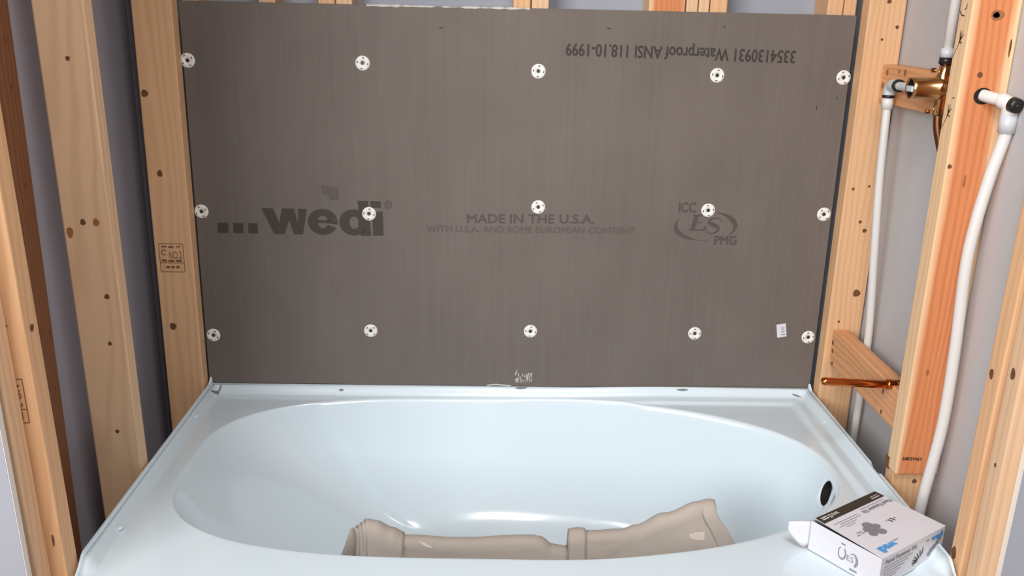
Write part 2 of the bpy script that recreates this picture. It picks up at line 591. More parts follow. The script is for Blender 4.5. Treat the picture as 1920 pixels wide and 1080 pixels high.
knot(t2b, (0.812, -0.4785, 0.005), X, Z, .005, .005)
o = obj('knot', box_bm(0.7605, 0.764, -0.462, -0.446, 0.024, 0.05, 0.001), 'knot', t2)

# grade stamps and pen marks
f = plane_map((-0.839, -0.0406, 0.300), (1, 0, 0), (0, 0, 1))
bm = bmesh.new()
W_, H_ = 0.056, 0.068
for a, b in (((0, 0), (W_, 0)), ((W_, 0), (W_, H_)), ((W_, H_), (0, H_)), ((0, H_), (0, 0)), ((0, .022), (W_, .022))):
    ribbon(bm, [a, b], 0.0016, f)
merge(bm, text_bm('NO.2', plane_map(f(.022, .032), X, Z), .030, .018))
for a, b, z, w in ((.006, .018, .061, .003), (.022, .034, .060, .0045), (.040, .050, .061, .003), (.004, .016, .027, .005), (.019, .034, .0265, .0045),
                   (.037, .051, .027, .005), (.013, .022, .011, .006), (.025, .033, .011, .0055), (.036, .044, .0112, .006)):
    ribbon(bm, [(a, z), ((a + b) / 2, z + .0006), (b, z)], w, f)          # worn lines of print
ribbon(bm, ell(.011, .047, .006, .006, 40, 320, 14), .0022, f)
flat('grade_stamp', bm, 'stamp', s1, 'faded boxed grade stamp reading NO.2')
f = lambda a, b: Vec(-0.801 + b, -0.8217 + lean3(0.352 - a), 0.352 - a)
bm = bmesh.new()
for a, b in (((0, 0), (.075, 0)), ((0, .022), (.075, .022)), ((0, 0), (0, .022)), ((.075, 0), (.075, .022)), ((.052, 0), (.052, .022))):
    ribbon(bm, [a, b], 0.0015, f)
merge(bm, text_bm('NO 2', lambda a, b: f(.010 + a, .004 + b), .038, .013))
ribbon(bm, [(.057, .011), (.070, .011)], .006, f)
flat('grade_stamp', bm, 'stamp', s3, 'boxed grade stamp printed sideways')


def l2(z):
    return 0.006 - 0.010 * (z - 0.028) / (TOP - 0.028)


f = lambda a, b: Vec(0.7614, -0.478 - a + l2(b), b)
for b0 in (0.888, 0.760):
    bm = bmesh.new()
    ribbon(bm, [(-.018, b0 - .042), (-.006, b0 - .022), (-.001, b0 - .010), (.002, b0 + .004)], [.0012, .0016, .003, .0012], f)
    ribbon(bm, [(-.001, b0 - .016), (-.006, b0 + .004)], [.004, .0012], f)
    ribbon(bm, [(-.002, b0 - .012), (.009, b0 - .002)], [.003, .001], f)
    ribbon(bm, [(-.003, b0 - .016), (.006, b0 - .017)], .002, f)
    flat('pen_mark', bm, 'ink', t2, 'hand drawn arrow')
bm = bmesh.new()
ribbon(bm, smooth2([(-.018, .925), (-.010, .918), (.000, .917)]), .0022, f)
ribbon(bm, [(-.002, .927), (.003, .931), (.003, .937)], .002, f)
ribbon(bm, [(.006, .776), (.012, .776)], .002, f)
flat('pen_mark', bm, 'ink', t2, 'hand drawn dashes')
fm = plane_map((0.772, -0.4953, 0.060), X, Z)
bm = bmesh.new()
for k in range(11):                 # too smudged to read
    ribbon(bm, [(.0036 * k + random.uniform(0, .001), random.uniform(0, .002)), (.0036 * k + random.uniform(-.001, .002), random.uniform(.006, .0095))],
           [random.uniform(.0016, .0032), random.uniform(.0012, .0028)], fm)
flat('grade_stamp', bm, 'ink', t2, 'smudged dark print at the foot')

# ------------------------------------------------------------------ backer board
bb = tag(empty('backer_board', (0, 0.007, 0)), 'large dark grey foam backer board screwed to the back wall above the tub', 'wall board')
bm = box_bm(-0.760, 0.757, 0.0, 0.0125, 0.0, 0.914, 0.001, )
obj('panel', bm, 'board', bb)
YB = -0.0006
fb = lambda a, b: Vec(a, YB, b)

# logo: three squares and heavy lettering, traced as outlines in logo units (1 unit = 1 px of the print)
LX = lambda p: -0.712 + (p - 408) * 0.001266
LZ = lambda p: 0.3868 + (438.5 - p) * 0.00127
fl = lambda a, b: fb(LX(a), LZ(b))
for a, b in ((409, 429), (438, 457), (466, 484)):
    bm = bmesh.new()
    flat_poly(bm, [fl(a, 438.5), fl(b, 438.5), fl(b, 419), fl(a, 419)])
    flat('printed_square', bm, 'print_dark', bb, 'dark printed square')
bm = bmesh.new()
for q in (((493, 390), (514, 390), (524.5, 418), (524.5, 439), (514, 439)), ((524.5, 418), (531, 390), (543, 390), (543, 412), (534, 439), (524.5, 439)),
          ((543, 390), (553, 390), (559.5, 418), (559.5, 439), (551, 439), (543, 412)), ((559.5, 418), (561, 390), (577.5, 390), (568, 439), (559.5, 439))):
    flat_poly(bm, [fl(*p) for p in q])


def ring(bm, outer, inner, f):
    for i in range(len(outer) - 1):
        flat_poly(bm, [f(*outer[i]), f(*outer[i + 1]), f(*inner[i + 1]), f(*inner[i])])


ring(bm, ell(606, 414.5, 28, 25, 26, 348), ell(606, 414.5, 10, 12, 26, 348), fl)        # e
flat_poly(bm, [fl(596.3, 411), fl(615.7, 411), fl(616, 414.5), fl(615.8, 417), fl(596.2, 417)])
flat_poly(bm, [fl(615.7, 411), fl(633.6, 411), fl(634, 414.5), fl(633.4, 419.6), fl(615.8, 417)])
ring(bm, ell(664, 414.5, 27, 25, 30, 330), ell(665, 415, 9, 12, 30, 330), fl)            # d
flat_poly(bm, [fl(672.8, 409), fl(672.8, 421), fl(687.4, 427), fl(688, 439.5), fl(696, 439.5), fl(692, 373), fl(672, 373), fl(674, 391), fl(687.4, 402)])
flat_poly(bm, [fl(687.5, 427), fl(676, 437), fl(676, 439.5), fl(688, 439.5)])
flat_poly(bm, [fl(699.5, 439), fl(719.6, 439), fl(718.5, 393), fl(699.5, 393)])         # i
flat_poly(bm, [fl(696.5, 386), fl(715.5, 386), fl(715.5, 373.5), fl(696, 373.5)])
flat('printed_logo', bm, 'print_dark', bb, 'heavy dark lettering wedi')
bm = bmesh.new()
ring(bm, ell(729.5, 379.5, 7.5, 7.5, 0, 360), ell(729.5, 379.5, 5.8, 5.8, 0, 360), fl)
merge(bm, text_bm('R', lambda a, b: fb(LX(726.5) + a, LZ(383.5) + b), .008, .010))
flat('printed_symbol', bm, 'print_mid', bb)
bm = bmesh.new()
flat_poly(bm, [fl(605, 345), fl(637, 348), fl(637, 372), fl(622, 373), fl(617, 364), fl(607, 362)])
flat('stain', bm, 'print_faint', bb, 'faint smudge above the logo')
flat('printed_text', text_bm('MADE IN THE U.S.A.', fb_ := (lambda a, b: fb(-0.118 + a, 0.4205 + a * 0.012 + b)), 0.303, 0.0215, embolden=.0006), 'print_mid', bb)
flat('printed_text', text_bm('WITH U.S.A. AND SOME EUROPEAN CONTENT', (lambda a, b: fb(-0.215 + a, 0.3975 + a * 0.006 + b)), 0.500, 0.0150, embolden=.0005), 'print_faint', bb)
flat('printed_text', text_bm('3354130931 Waterproof ANSI 118.10-1999', (lambda a, b: fb(0.627 - a, 0.8425 + a * 0.0125 - b)), 0.524, 0.036, embolden=.0007), 'print_jet', bb,
     'upside-down dark lettering near the top')
EX = lambda p: 0.381 + (p - 1265) * 0.00129
EZ = lambda p: 0.4145 + (430 - p) * 0.00128
fe = lambda a, b: fb(EX(a), EZ(b))
bm = text_bm('ICC', lambda a, b: fb(EX(1270) + a, EZ(398) + b), .040, .0235, embolden=.0008)
merge(bm, text_bm('PMG', lambda a, b: fb(EX(1341.5) + a, EZ(459) + b), .053, .0215, embolden=.0008))
arc = ell(1322, 424, 56, 28, 205, 80, 30)
ribbon(bm, arc, [0.6 + 8 * math.sin(math.pi * min(1, k / 30 * 1.15 + .05)) ** 1.3 * (1 if k < 24 else (31 - k) / 7) for k in range(31)], fe)
arc = ell(1322, 424, 56, 28, -72, 38, 30)
ribbon(bm, arc, [0.6 + 8 * math.sin(math.pi * k / 30) ** 1.2 for k in range(31)], fe)
# slanted serif E and S
for q in (((1294, 430.5), (1302.5, 430.5), (1308.3, 405), (1299.3, 405)), ((1291, 433), (1322, 433), (1325, 424), (1321, 424), (1317, 430.5), (1291.5, 430.5)),
          ((1298, 402), (1326, 402), (1324, 409), (1321, 409), (1319, 405), (1297.5, 405)), ((1305.5, 418.5), (1314, 418.5), (1314.5, 416), (1306, 416))):
    flat_poly(bm, [fe(*p) for p in q])
S = smooth2([(1351, 416), (1349, 411), (1341, 408.5), (1331, 411), (1329, 417), (1337, 421.5), (1345, 426), (1345, 433), (1336, 438), (1327, 436.5), (1325, 430)], 6)
ribbon(bm, S, [1.5 + 6.5 * math.exp(-((k / len(S) - .5) / .2) ** 2) for k in range(len(S))], fe)
flat('printed_emblem', bm, 'print_mid', bb, 'oval emblem lettered ICC ES PMG')

bm = bmesh.new()
for k in range(16):
    x = 0.005 + 0.0028 * k + random.uniform(-.001, .001)
    z0 = 0.010 + random.uniform(-.002, .006)
    ribbon(bm, [(x, z0), (x + random.uniform(-.002, .004), z0 + random.uniform(.012, .026) * (1.25 if k < 2 else 1))], [.0008, .0028], fb)
flat('paint_scuff', bm, 'scuff', bb, 'scribbled white scuff near the bottom edge')
bm = bmesh.new()
ribbon(bm, smooth2([(-.066, .001), (-.045, .004), (-.03, .003), (-.004, .001)]), [.001] + [.004] * 23 + [.001], fb)
flat('paint_scuff', bm, 'scuff', bb)
bm = bmesh.new()
pts = [(-0.345 + 0.011 * k, 0.9125) for k in range(34)]
ribbon(bm, pts, [abs(random.gauss(.0025, .0016)) + .0004 for k in pts], fb)
flat('torn_edge', bm, 'board_edge', bb, 'torn pale edge along the top')
for x, z, w, h in ((-0.180, 0.868, .008, .0022), (0.198, 0.874, .009, .0022), (0.459, 0.883, .004, .004), (0.69, 0.708, .002, .010), (0.735, 0.73, .002, .006)):
    bm = bmesh.new()
    ribbon(bm, [(x - w / 2, z), (x + w / 2, z)], h, fb)
    flat('staple', bm, 'print_jet', bb)
for k in range(1):
    bm = bmesh.new()
    c0, a = Vec(0.6675, 0, 0.159), math.radians(9)
    u, v = Vec(math.cos(a), 0, math.sin(a)), Vec(-math.sin(a), 0, math.cos(a))
    for s, yy in ((1, -0.0012),):
        flat_poly(bm, [c0 + Vec(0, yy, 0) + u * p * .0118 + v * q * .0175 for p, q in ((-1, -1), (1, -1), (1, 1), (-1, 1))])
    st = flat('sticker', bm, 'carton', bb, 'small white sticker with fine print')
    bm = bmesh.new()
    fs = plane_map(c0 + Vec(0, -0.0015, 0), u, v)
    for j in range(6):
        ribbon(bm, [(-.0008, .008 - .0028 * j), (.0078 - (.0015 if j % 2 else 0), .008 - .0028 * j)], .0011, fs)
    ribbon(bm, [(-.0005, -.0115), (.009, -.0115)], .0026, fs)
    flat('printed_text', bm, 'carton_text', st)

# ------------------------------------------------------------------ washers
def washer_mesh():
    bm = bmesh.new()
    R = [0.0034, 0.0050, 0.0062, 0.0105, 0.0108, 0.0132, 0.0136, 0.0156, 0.0166]
    Yz = [-.0010, -.0012, -.0026, -.0030, -.0030, -.0029, -.0028, -.0022, -.0004]
    n = 48
    g = [[bm.verts.new((r * math.cos(2 * math.pi * k / n), y, r * math.sin(2 * math.pi * k / n))) for k in range(n)] for r, y in zip(R, Yz)]
    for i in range(len(R) - 1):
        for k in range(n):
            if i == 4 and (k % 12) in (11, 0, 1):
                continue
            bm.faces.new((g[i][k], g[i + 1][k], g[i + 1][(k + 1) % n], g[i][(k + 1) % n]))
    me = bpy.data.meshes.new('disc')
    bm.to_mesh(me)
    bm.free()
    for p in me.polygons:
        p.use_smooth = True
    me.materials.append(M['washer'])
    bm = bmesh.new()
    prof = [(0.0001, -.0006), (0.0014, -.0006), (0.0018, -.0016), (0.0042, -.0020), (0.0046, -.0008)]
    g = [[bm.verts.new((r * math.cos(2 * math.pi * k / 16), y, r * math.sin(2 * math.pi * k / 16))) for k in range(16)] for r, y in prof]
    for i in range(len(prof) - 1):
        for k in range(16):
            bm.faces.new((g[i][k], g[i + 1][k], g[i + 1][(k + 1) % 16], g[i][(k + 1) % 16]))
    ms = bpy.data.meshes.new('screw_head')
    bm.to_mesh(ms)
    bm.free()
    ms.materials.append(M['screw'])
    return me, ms


wm, sm = washer_mesh()
rows = (('top', ((-0.750, .785), (-.357, .787), (.042, .777), (.452, .776), (.744, .777))),
        ('middle', ((-0.746, .438), (-.351, .439), (.051, .462), (.458, .461), (.738, .456))),
        ('bottom', ((-0.741, .127), (-.354, .144), (.041, .148), (.451, .148), (.737, .142))))
place = {('top', 0): 'white round washer at the top left corner of the grey board',
         ('top', 1): 'white round washer in the top row, second from the left',
         ('top', 2): 'white round washer in the middle of the top row',
         ('top', 3): 'white round washer just below the upside-down lettering',
         ('top', 4): 'white round washer at the top right corner of the grey board',
         ('middle', 0): 'white round washer left of the three printed squares',
         ('middle', 1): 'white round washer on the heavy dark logo lettering',
         ('middle', 2): 'white round washer just above the MADE IN THE U.S.A. lettering',
         ('middle', 3): 'white round washer touching the oval ICC ES PMG emblem',
         ('middle', 4): 'white round washer at the right board edge, middle row',
         ('bottom', 0): 'white round washer at the bottom left corner of the grey board',
         ('bottom', 1): 'white round washer in the bottom row, second from the left',
         ('bottom', 2): 'white round washer above the scribbled white scuff',
         ('bottom', 3): 'white round washer in the bottom row, left of the white sticker',
         ('bottom', 4): 'white round washer right of the small white sticker'}
for rn, pts in rows:
    for i, (x, z) in enumerate(pts):
        r = empty('fastening_washer', (x, -0.0001, z))
        r.rotation_euler = (0, random.uniform(0, 1.5), 0)
        tag(r, place[(rn, i)], 'washer', 'washers fastening the backer board')
        for nm, me in (('disc', wm), ('screw_head', sm)):
            o = bpy.data.objects.new(nm, me)
            col.objects.link(o)
            o.parent = r

# ------------------------------------------------------------------ bathtub
tub = tag(empty('bathtub', (0, -0.4, FZ)), 'glossy white alcove bathtub with oval basin', 'bathtub')
DZ = -0.023            # deck level
X1, Y0, Y1 = 0.750, -0.815, -0.003


def sstep(a, b, v):
    t = max(0.0, min(1.0, (v - a) / (b - a)))
    return t * t * (3 - 2 * t)


def sup(th, cx, cy, al, ar, b, nl, nr):
    c, s = math.cos(th), math.sin(th)
    w = sstep(-0.35, 0.35, c)
    n = nl + (nr - nl) * w
    a = ar if c > 0 else al
    return Vec(cx + a * math.copysign(abs(c) ** (2 / n), c), cy + b * math.copysign(abs(s) ** (2 / n), s), 0)


def deck_z(x, y):
    z = DZ
    # raised ledge round the right-hand deck
    if x > 0:
        d = min(0.706 - x, -0.046 - y)
        z += 0.007 * (1 - sstep(-0.006, 0.010, d)) * sstep(0.05, 0.40, x)
    # cove up to the flange at the two ends and the back
    d = min(X1 - abs(x), Y1 - y)
    z += 0.021 * (1 - sstep(0.0, 0.018, d)) * sstep(-0.785, -0.745, y)
    # the front edge rolls over
    z -= 0.02 * (1 - sstep(0.0, 0.022, y - Y0)) ** 2
    return z


NT = 560
ths = [2 * math.pi * k / NT for k in range(NT)]
rim = [sup(t, 0.0, -0.372, 0.700, 0.688, 0.352, 3.1, 2.15) for t in ths]
flr = [sup(t, 0.09, -0.378, 0.43, 0.495, 0.262, 6.5, 3.2) for t in ths]
C0 = Vec(0.02, -0.40, 0)
outer = []
for p in rim:
    d = p - C0
    k = min((X1 - C0.x) / d.x if d.x > 1e-9 else 1e9, (-X1 - C0.x) / d.x if d.x < -1e-9 else 1e9,
            (Y1 - C0.y) / d.y if d.y > 1e-9 else 1e9, (Y0 - C0.y) / d.y if d.y < -1e-9 else 1e9)
    outer.append(C0 + d * k)
for cxy in ((X1, Y1), (-X1, Y1), (-X1, Y0), (X1, Y0)):
    i = min(range(NT), key=lambda j: (outer[j].x - cxy[0]) ** 2 + (outer[j].y - cxy[1]) ** 2)
    outer[i] = Vec(cxy[0], cxy[1], 0)
bm = bmesh.new()
rings = []
FLOOR_Z = -0.335
rings.append([bm.verts.new((p.x, p.y, FZ + 0.002)) for p in outer])
rings.append([bm.verts.new((p.x, p.y, -0.12)) for p in outer])
ND = 26
for k in range(ND + 1):
    s = 1 - k / ND
    s = s ** 1.15
    rr = []
    for j in range(NT):
        q = rim[j].lerp(outer[j], s)
        inw = (flr[j] - rim[j]).normalized()
        rr.append(bm.verts.new((q.x, q.y, deck_z(q.x, q.y))))
    rings.append(rr)
prof = []
for j in range(NT):
    zr = deck_z(rim[j].x, rim[j].y)
    d = (flr[j] - rim[j])
    L = d.length
    Dp = zr - FLOOR_Z
    sl = math.hypot(L, Dp)
    e = Vec(L / sl, -Dp / sl, 0)
    back = sstep(-0.15, -0.45, rim[j].x) if False else 0
    ra, rb = 0.016, min(0.12, 0.42 * sl)
    A, B = Vec(0.010, 0, 0), Vec(L, -Dp, 0)
    sl2 = (B - A)
    e = sl2.normalized()
    pts = []
    P0, P2 = Vec(-0.0, 0, 0), A + e * ra
    for k in range(1, 7):
        t = k / 6
        pts.append(P0 * (1 - t) ** 2 + A * 2 * t * (1 - t) + P2 * t * t)
    Q0, Q2 = B - e * rb, B + Vec(rb * 0.8, 0, 0)
    for k in range(1, 9):
        pts.append(P2.lerp(Q0, k / 9))
    for k in range(0, 11):
        t = k / 10
        pts.append(Q0 * (1 - t) ** 2 + B * 2 * t * (1 - t) + Q2 * t * t)
    dn = d.normalized()
    # the reclining end steps back at each crease, shaped to catch a bright line
    tc_ = math.radians(124)
    rec = 0.030 * sstep(tc_ - 0.02, tc_ + 0.055, ths[j]) * (1 - sstep(2 * math.pi - tc_ - 0.055, 2 * math.pi - tc_ + 0.02, ths[j]))
    pts = [Vec(q.x - rec * math.sin(math.pi * min(1, max(0, -q.y / Dp))) ** 0.6, q.y, 0) for q in pts]
    prof.append([Vec(rim[j].x + dn.x * q.x, rim[j].y + dn.y * q.x, zr + q.y) for q in pts])
for k in range(len(prof[0])):
    rings.append([bm.verts.new(prof[j][k]) for j in range(NT)])
lastp = [prof[j][-1] for j in range(NT)]
cen = Vec(0.09, -0.378, FLOOR_Z - 0.004)
for s in (0.7, 0.4, 0.15):
    rings.append([bm.verts.new(cen.lerp(p, s)) for p in lastp])
for a, b in zip(rings, rings[1:]):
    for k in range(NT):
        bm.faces.new((a[k], a[(k + 1) % NT], b[(k + 1) % NT], b[k]))
bm.faces.new(rings[-1])
bm.faces.new(rings[0][::-1])
shell = obj('shell', bm, 'acrylic', tub, smooth=True)
# overflow opening bored through the drain-end wall
from mathutils.bvhtree import BVHTree
bt = BVHTree.FromPolygons([v.co.copy() for v in shell.data.vertices], [tuple(p.vertices) for p in shell.data.polygons])
off_ = Vec(0, -0.4, FZ)                       # the shell's own origin
hit, nrm, _, _ = bt.ray_cast(Vec(0.45, -0.405, -0.066) - off_, Vec(1, 0, 0))
oc = hit + off_
ax = nrm if nrm.x > 0 else -nrm
bm = tube_bm([oc - ax * 0.05, oc + ax * 0.045], 0.0275, 40)
cut = obj('cutter', bm, 'hole_shade')
md = shell.modifiers.new('bore', 'BOOLEAN')
md.operation = 'DIFFERENCE'
md.solver = 'EXACT'
md.object = cut
bpy.context.view_layer.update()
dg = bpy.context.evaluated_depsgraph_get()
nm = bpy.data.meshes.new_from_object(shell.evaluated_get(dg))
shell.modifiers.clear()
if len(nm.polygons) > 5000:
    shell.data = nm
for p in shell.data.polygons:
    p.use_smooth = True
bpy.data.objects.remove(cut)
shell.data.name = 'shell'
bm = tube_bm([oc + ax * 0.0008, oc + ax * 0.043], 0.0272, 40, cap=False)
add_tube(bm, [oc + ax * 0.040, oc + ax * 0.043], 0.0272, 40)
oo = obj('overflow_opening', bm, 'hole_shade', tub)  # near-black liner stands in for shade inside the opening
oo['label'] = 'round overflow opening with shade-dark liner'

# tiling flange: thin upstand on both ends and along the back
def flange(side):
    bm = bmesh.new()
    ys = [-0.003 - 0.742 * k / 40 for k in range(41)] + [-0.752, -0.760, -0.768, -0.776, -0.782]
    rows_ = []
    for y in ys:
        top = 0.005 if y > -0.745 else 0.005 - 0.023 * sstep(-0.745, -0.782, y)
        if y > -0.02:
            top += 0.012 * sstep(-0.02, -0.003, y)
        if side > 0 and -0.432 < y < -0.41:
            top -= 0.008
        xi, xo = side * 0.7495, side * 0.7575
        rows_.append([bm.verts.new(p) for p in ((xi, y, -0.03), (xi + side * .002, y, top - .003), (xi + side * .0035, y, top), (xo - side * .001, y, top), (xo, y, -0.03))])
    for a, b in zip(rows_, rows_[1:]):
        for k in range(4):
            bm.faces.new((a[k], a[k + 1], b[k + 1], b[k]))
        bm.faces.new((a[4], a[0], b[0], b[4]))
    bm.faces.new(rows_[0])
    bm.faces.new(rows_[-1][::-1])
    return obj('flange', bm, 'acrylic', tub)


flange(-1)
flange(1)
obj('flange', box_bm(-0.7575, 0.7575, -0.0028, 0.004, -0.03, -0.0015, 0.0012), 'acrylic', tub)
for x, y, z in ((-0.741, -0.170, -0.012), (-0.735, -0.640, -0.016), (0.740, -0.165, -0.012)):
    bm = bmesh.new()
    bmesh.ops.create_uvsphere(bm, u_segments=14, v_segments=8, radius=0.006)
    for v in bm.verts:
        v.co = Vec(v.co.x * .8 + x, v.co.y * 1.3 + y, v.co.z * .75 + z)
    obj('dimple', bm, 'acrylic', tub, smooth=True)
for cx, cy, l, w, an in ((-0.737, -0.022, .040, .006, 65), (0.022, -0.006, .03, .005, 2), (0.72, -0.016, .024, .003, -12),
                     (0.43, -0.010, .03, .003, 0), (-0.43, -0.012, .012, .003, 0)):
    a = math.radians(an)
    pts = [(cx + l * (k / 6 - .5) * math.cos(a) + random.uniform(-.001, .001), cy + l * (k / 6 - .5) * math.sin(a)) for k in range(7)]
    bm = bmesh.new()
    ribbon(bm, pts, [w * math.sin(math.pi * (k + .6) / 7.2) for k in range(7)], lambda p, q: Vec(p, q, deck_z(p, q) + 0.0016))
    flat('scuff_mark', bm, 'grime', tub, 'grey smudge')

# ------------------------------------------------------------------ plumbing
VY, VZ, VX = -0.365, 0.783, 0.797
sv = tag(empty('shower_valve', (VX, VY, 0.70)), 'bronze shower valve with open barrel fixed in front of the upper wood block', 'valve')
bm = bmesh.new()
n = 32
bo = lambda x, r: [bm.verts.new((x, VY + r * math.cos(2 * math.pi * k / n), VZ + r * math.sin(2 * math.pi * k / n))) for k in range(n)]
loop = [bo(x, r) for x, r in ((0.775, .0165), (0.737, .0165), (0.7345, .0180), (0.735, .0200), (0.742, .0205), (0.784, .0205), (0.786, .0225), (0.806, .0225), (0.808, .018))]
for a, b in zip(loop, loop[1:]):
    for k in range(n):
        bm.faces.new((a[k], a[(k + 1) % n], b[(k + 1) % n], b[k]))
bm.faces.new(loop[-1])
obj('barrel', bm, 'bronze', sv, smooth=True)
bm = tube_bm([(0.7372, VY, VZ), (0.7745, VY, VZ)], 0.0162, 28, cap=False)
add_tube(bm, [(0.773, VY, VZ), (0.7745, VY, VZ)], 0.0162, 28)
obj('barrel_shade', bm, 'hole_shade', sv)  # dark inner sleeve put in as shade for the barrel mouth
obj('cartridge_bar', box_bm(0.733, 0.772, VY - 0.0125, VY + 0.0125, VZ - 0.007, VZ + 0.004, 0.002), 'pex_fitting', sv)
bm = bmesh.new()
add_tube(bm, [(VX, VY, VZ - 0.05), (VX, VY, VZ - 0.028), (VX, VY, VZ - 0.012), (VX, VY, VZ + 0.02), (VX, VY, VZ + 0.03), (VX, VY, VZ + 0.05)],
         [.0105, .0105, .014, .014, .0105, .0105], 20)
add_tube(bm, [(VX, VY - 0.06, VZ), (VX, VY - 0.02, VZ), (VX, VY + 0.02, VZ), (VX, VY + 0.045, VZ)], [.010, .013, .013, .010], 20)
obj('body', bm, 'bronze', sv, smooth=True)
for dz in (-.045, .0335):
    bm = bmesh.new()
    add_tube(bm, [(VX - 0.012, VY + 0.012, VZ + dz), (VX - 0.019, VY + 0.012, VZ + dz)], .0045, 12)
    obj('stop_screw', bm, 'bronze', sv)

pr = tag(empty('riser_pipe', (VX, VY, VZ + 0.05)), 'white plastic pipe rising from the bronze valve to the shower head', 'pipe')
obj('tube', tube_bm([(VX, VY, VZ + 0.06), (VX + .001, VY, 1.0), (VX, VY, 1.5)], 0.0095), 'pex', pr, smooth=True)
obj('sleeve', tube_bm([(VX, VY, VZ + 0.058), (VX, VY, VZ + 0.075)], 0.0125), 'pex_fitting', pr, smooth=True)
obj('crimp_ring', tube_bm([(VX, VY, VZ + 0.046), (VX, VY, VZ + 0.058)], 0.0128), 'crimp', pr, smooth=True)

EY = -0.148
ph = tag(empty('hot_water_pipe', (0.828, -0.12, FZ)), 'white plastic pipe dropping from an elbow at the valve behind the lower block', 'pipe')
HP = catmull([(0.790, EY, 0.735), (0.791, EY - .004, 0.66), (0.795, -0.152, 0.56), (0.808, -0.150, 0.39), (0.826, -0.138, 0.215), (0.830, -0.132, 0.08), (0.830, -0.128, -0.1), (0.828, -0.12, FZ + 0.002)], 10)
obj('tube', tube_bm(HP, 0.0088), 'pex', ph, smooth=True)
EL = catmull([(0.797, VY + 0.04, 0.776), (0.790, EY - 0.035, 0.774), (0.790, EY - 0.012, 0.772), (0.790, EY - 0.002, 0.764), (0.790, EY, 0.745)], 8)
obj('elbow', tube_bm(EL, [0.0085 if i < 8 else 0.0125 for i in range(len(EL))]), 'pex_fitting', ph, smooth=True)
obj('sleeve', tube_bm([(0.790, EY, 0.748), (0.790, EY, 0.722)], 0.0120), 'pex', ph, smooth=True)
bm = bmesh.new()
add_tube(bm, [(0.790, EY - 0.038, 0.7745), (0.790, EY - 0.046, 0.7745)], 0.0132, 20)
obj('crimp_ring', bm, 'crimp', ph, smooth=True)
obj('crimp_ring', tube_bm([(0.790, EY, 0.752), (0.790, EY, 0.746)], 0.0132, 20), 'crimp', ph, smooth=True)

pc = tag(empty('cold_water_pipe', (0.80, -0.54, FZ)), 'thick white plastic pipe curving down in front of the reddish stud', 'pipe')
CP = catmull([(0.838, -0.538, 0.755), (0.838, -0.538, 0.72), (0.824, -0.537, 0.644), (0.812, -0.537, 0.55), (0.809, -0.537, 0.47), (0.816, -0.537, 0.31), (0.817, -0.537, 0.155), (0.802, -0.537, -0.02), (0.795, -0.54, -0.2), (0.80, -0.54, FZ + 0.002)], 10)
obj('tube', tube_bm(CP, 0.0105, 20), 'pex', pc, smooth=True)
EL = catmull([(0.806, -0.497, 0.783), (0.815, -0.512, 0.780), (0.828, -0.530, 0.776), (0.836, -0.538, 0.768), (0.838, -0.538, 0.752)], 8)
obj('elbow', tube_bm(EL, [0.0105 if i < 14 else 0.0135 for i in range(len(EL))], 20), 'pex', pc, smooth=True)
obj('sleeve', tube_bm([(0.838, -0.538, 0.755), (0.838, -0.538, 0.722)], 0.0140, 20), 'pex_fitting', pc, smooth=True)
bm = tube_bm([(0.835, -0.548, 0.772), (0.838, -0.560, 0.770)], [.0135, .0125], 20)
add_tube(bm, [(0.838, -0.558, 0.770), (0.8385, -0.5612, 0.770)], .004, 10)
obj('end_cap', bm, 'crimp', pc, smooth=True)
bm = bmesh.new()
flat_poly(bm, [Vec(0.806, -0.5006, 0.7815) + X * .0165 * math.cos(2 * math.pi * k / 20) + Z * .0145 * math.sin(2 * math.pi * k / 20) for k in range(20)])
flat('bored_hole', bm, 'hole_shade', t2)  # flat disc coloured with the shade inside the bore

cs = tag(empty('copper_spout_pipe', (0.787, -0.385, 0.176)), 'shiny copper pipe stub pointing out over the tub from the lower block', 'pipe')
bm = bmesh.new()
SP = [(0.788, -0.385, 0.180), (0.770, -0.385, 0.179), (0.640, -0.385, 0.184), (0.632, -0.385, 0.1845), (0.630, -0.385, 0.1845)]
add_tube(bm, SP, [.0088, .0088, .0088, .007, .002], 20)
obj('stub', bm, 'copper', cs, smooth=True)
bm = tube_bm(catmull([(0.788, -0.385, 0.180), (0.802, -0.390, 0.186), (0.806, -0.410, 0.21), (0.806, -0.436, 0.30), (0.806, -0.436, 0.52), (0.804, -0.42, 0.62), (VX, VY - .012, 0.70), (VX, VY, 0.733)], 8), .0078, 16)
obj('drop_tube', bm, 'copper_shaded', cs, smooth=True)
obj('collar', tube_bm([(0.779, -0.385, 0.1795), (0.768, -0.385, 0.179)], .0106, 20), 'copper', cs, smooth=True)

# ------------------------------------------------------------------ canvas drop cloth in the tub
dc = tag(empty('drop_cloth', (0.06, -0.47, FLOOR_Z)), 'folded beige canvas drop cloth lying in the bathtub', 'drop cloth')
ZB = FLOOR_Z + 0.004


def PX(p):
    return (p - 966) * 0.00109


def PZ(p):
    return -0.136 - (p - 1005) * 0.00128


def interp(tab, x):
    if x <= tab[0][0]:
        return tab[0][1]
    for (a, b), (c, d) in zip(tab, tab[1:]):
        if x <= c:
            t = (x - a) / (c - a)
            t = t * t * (3 - 2 * t)
            return b + (d - b) * t
    return tab[-1][1]


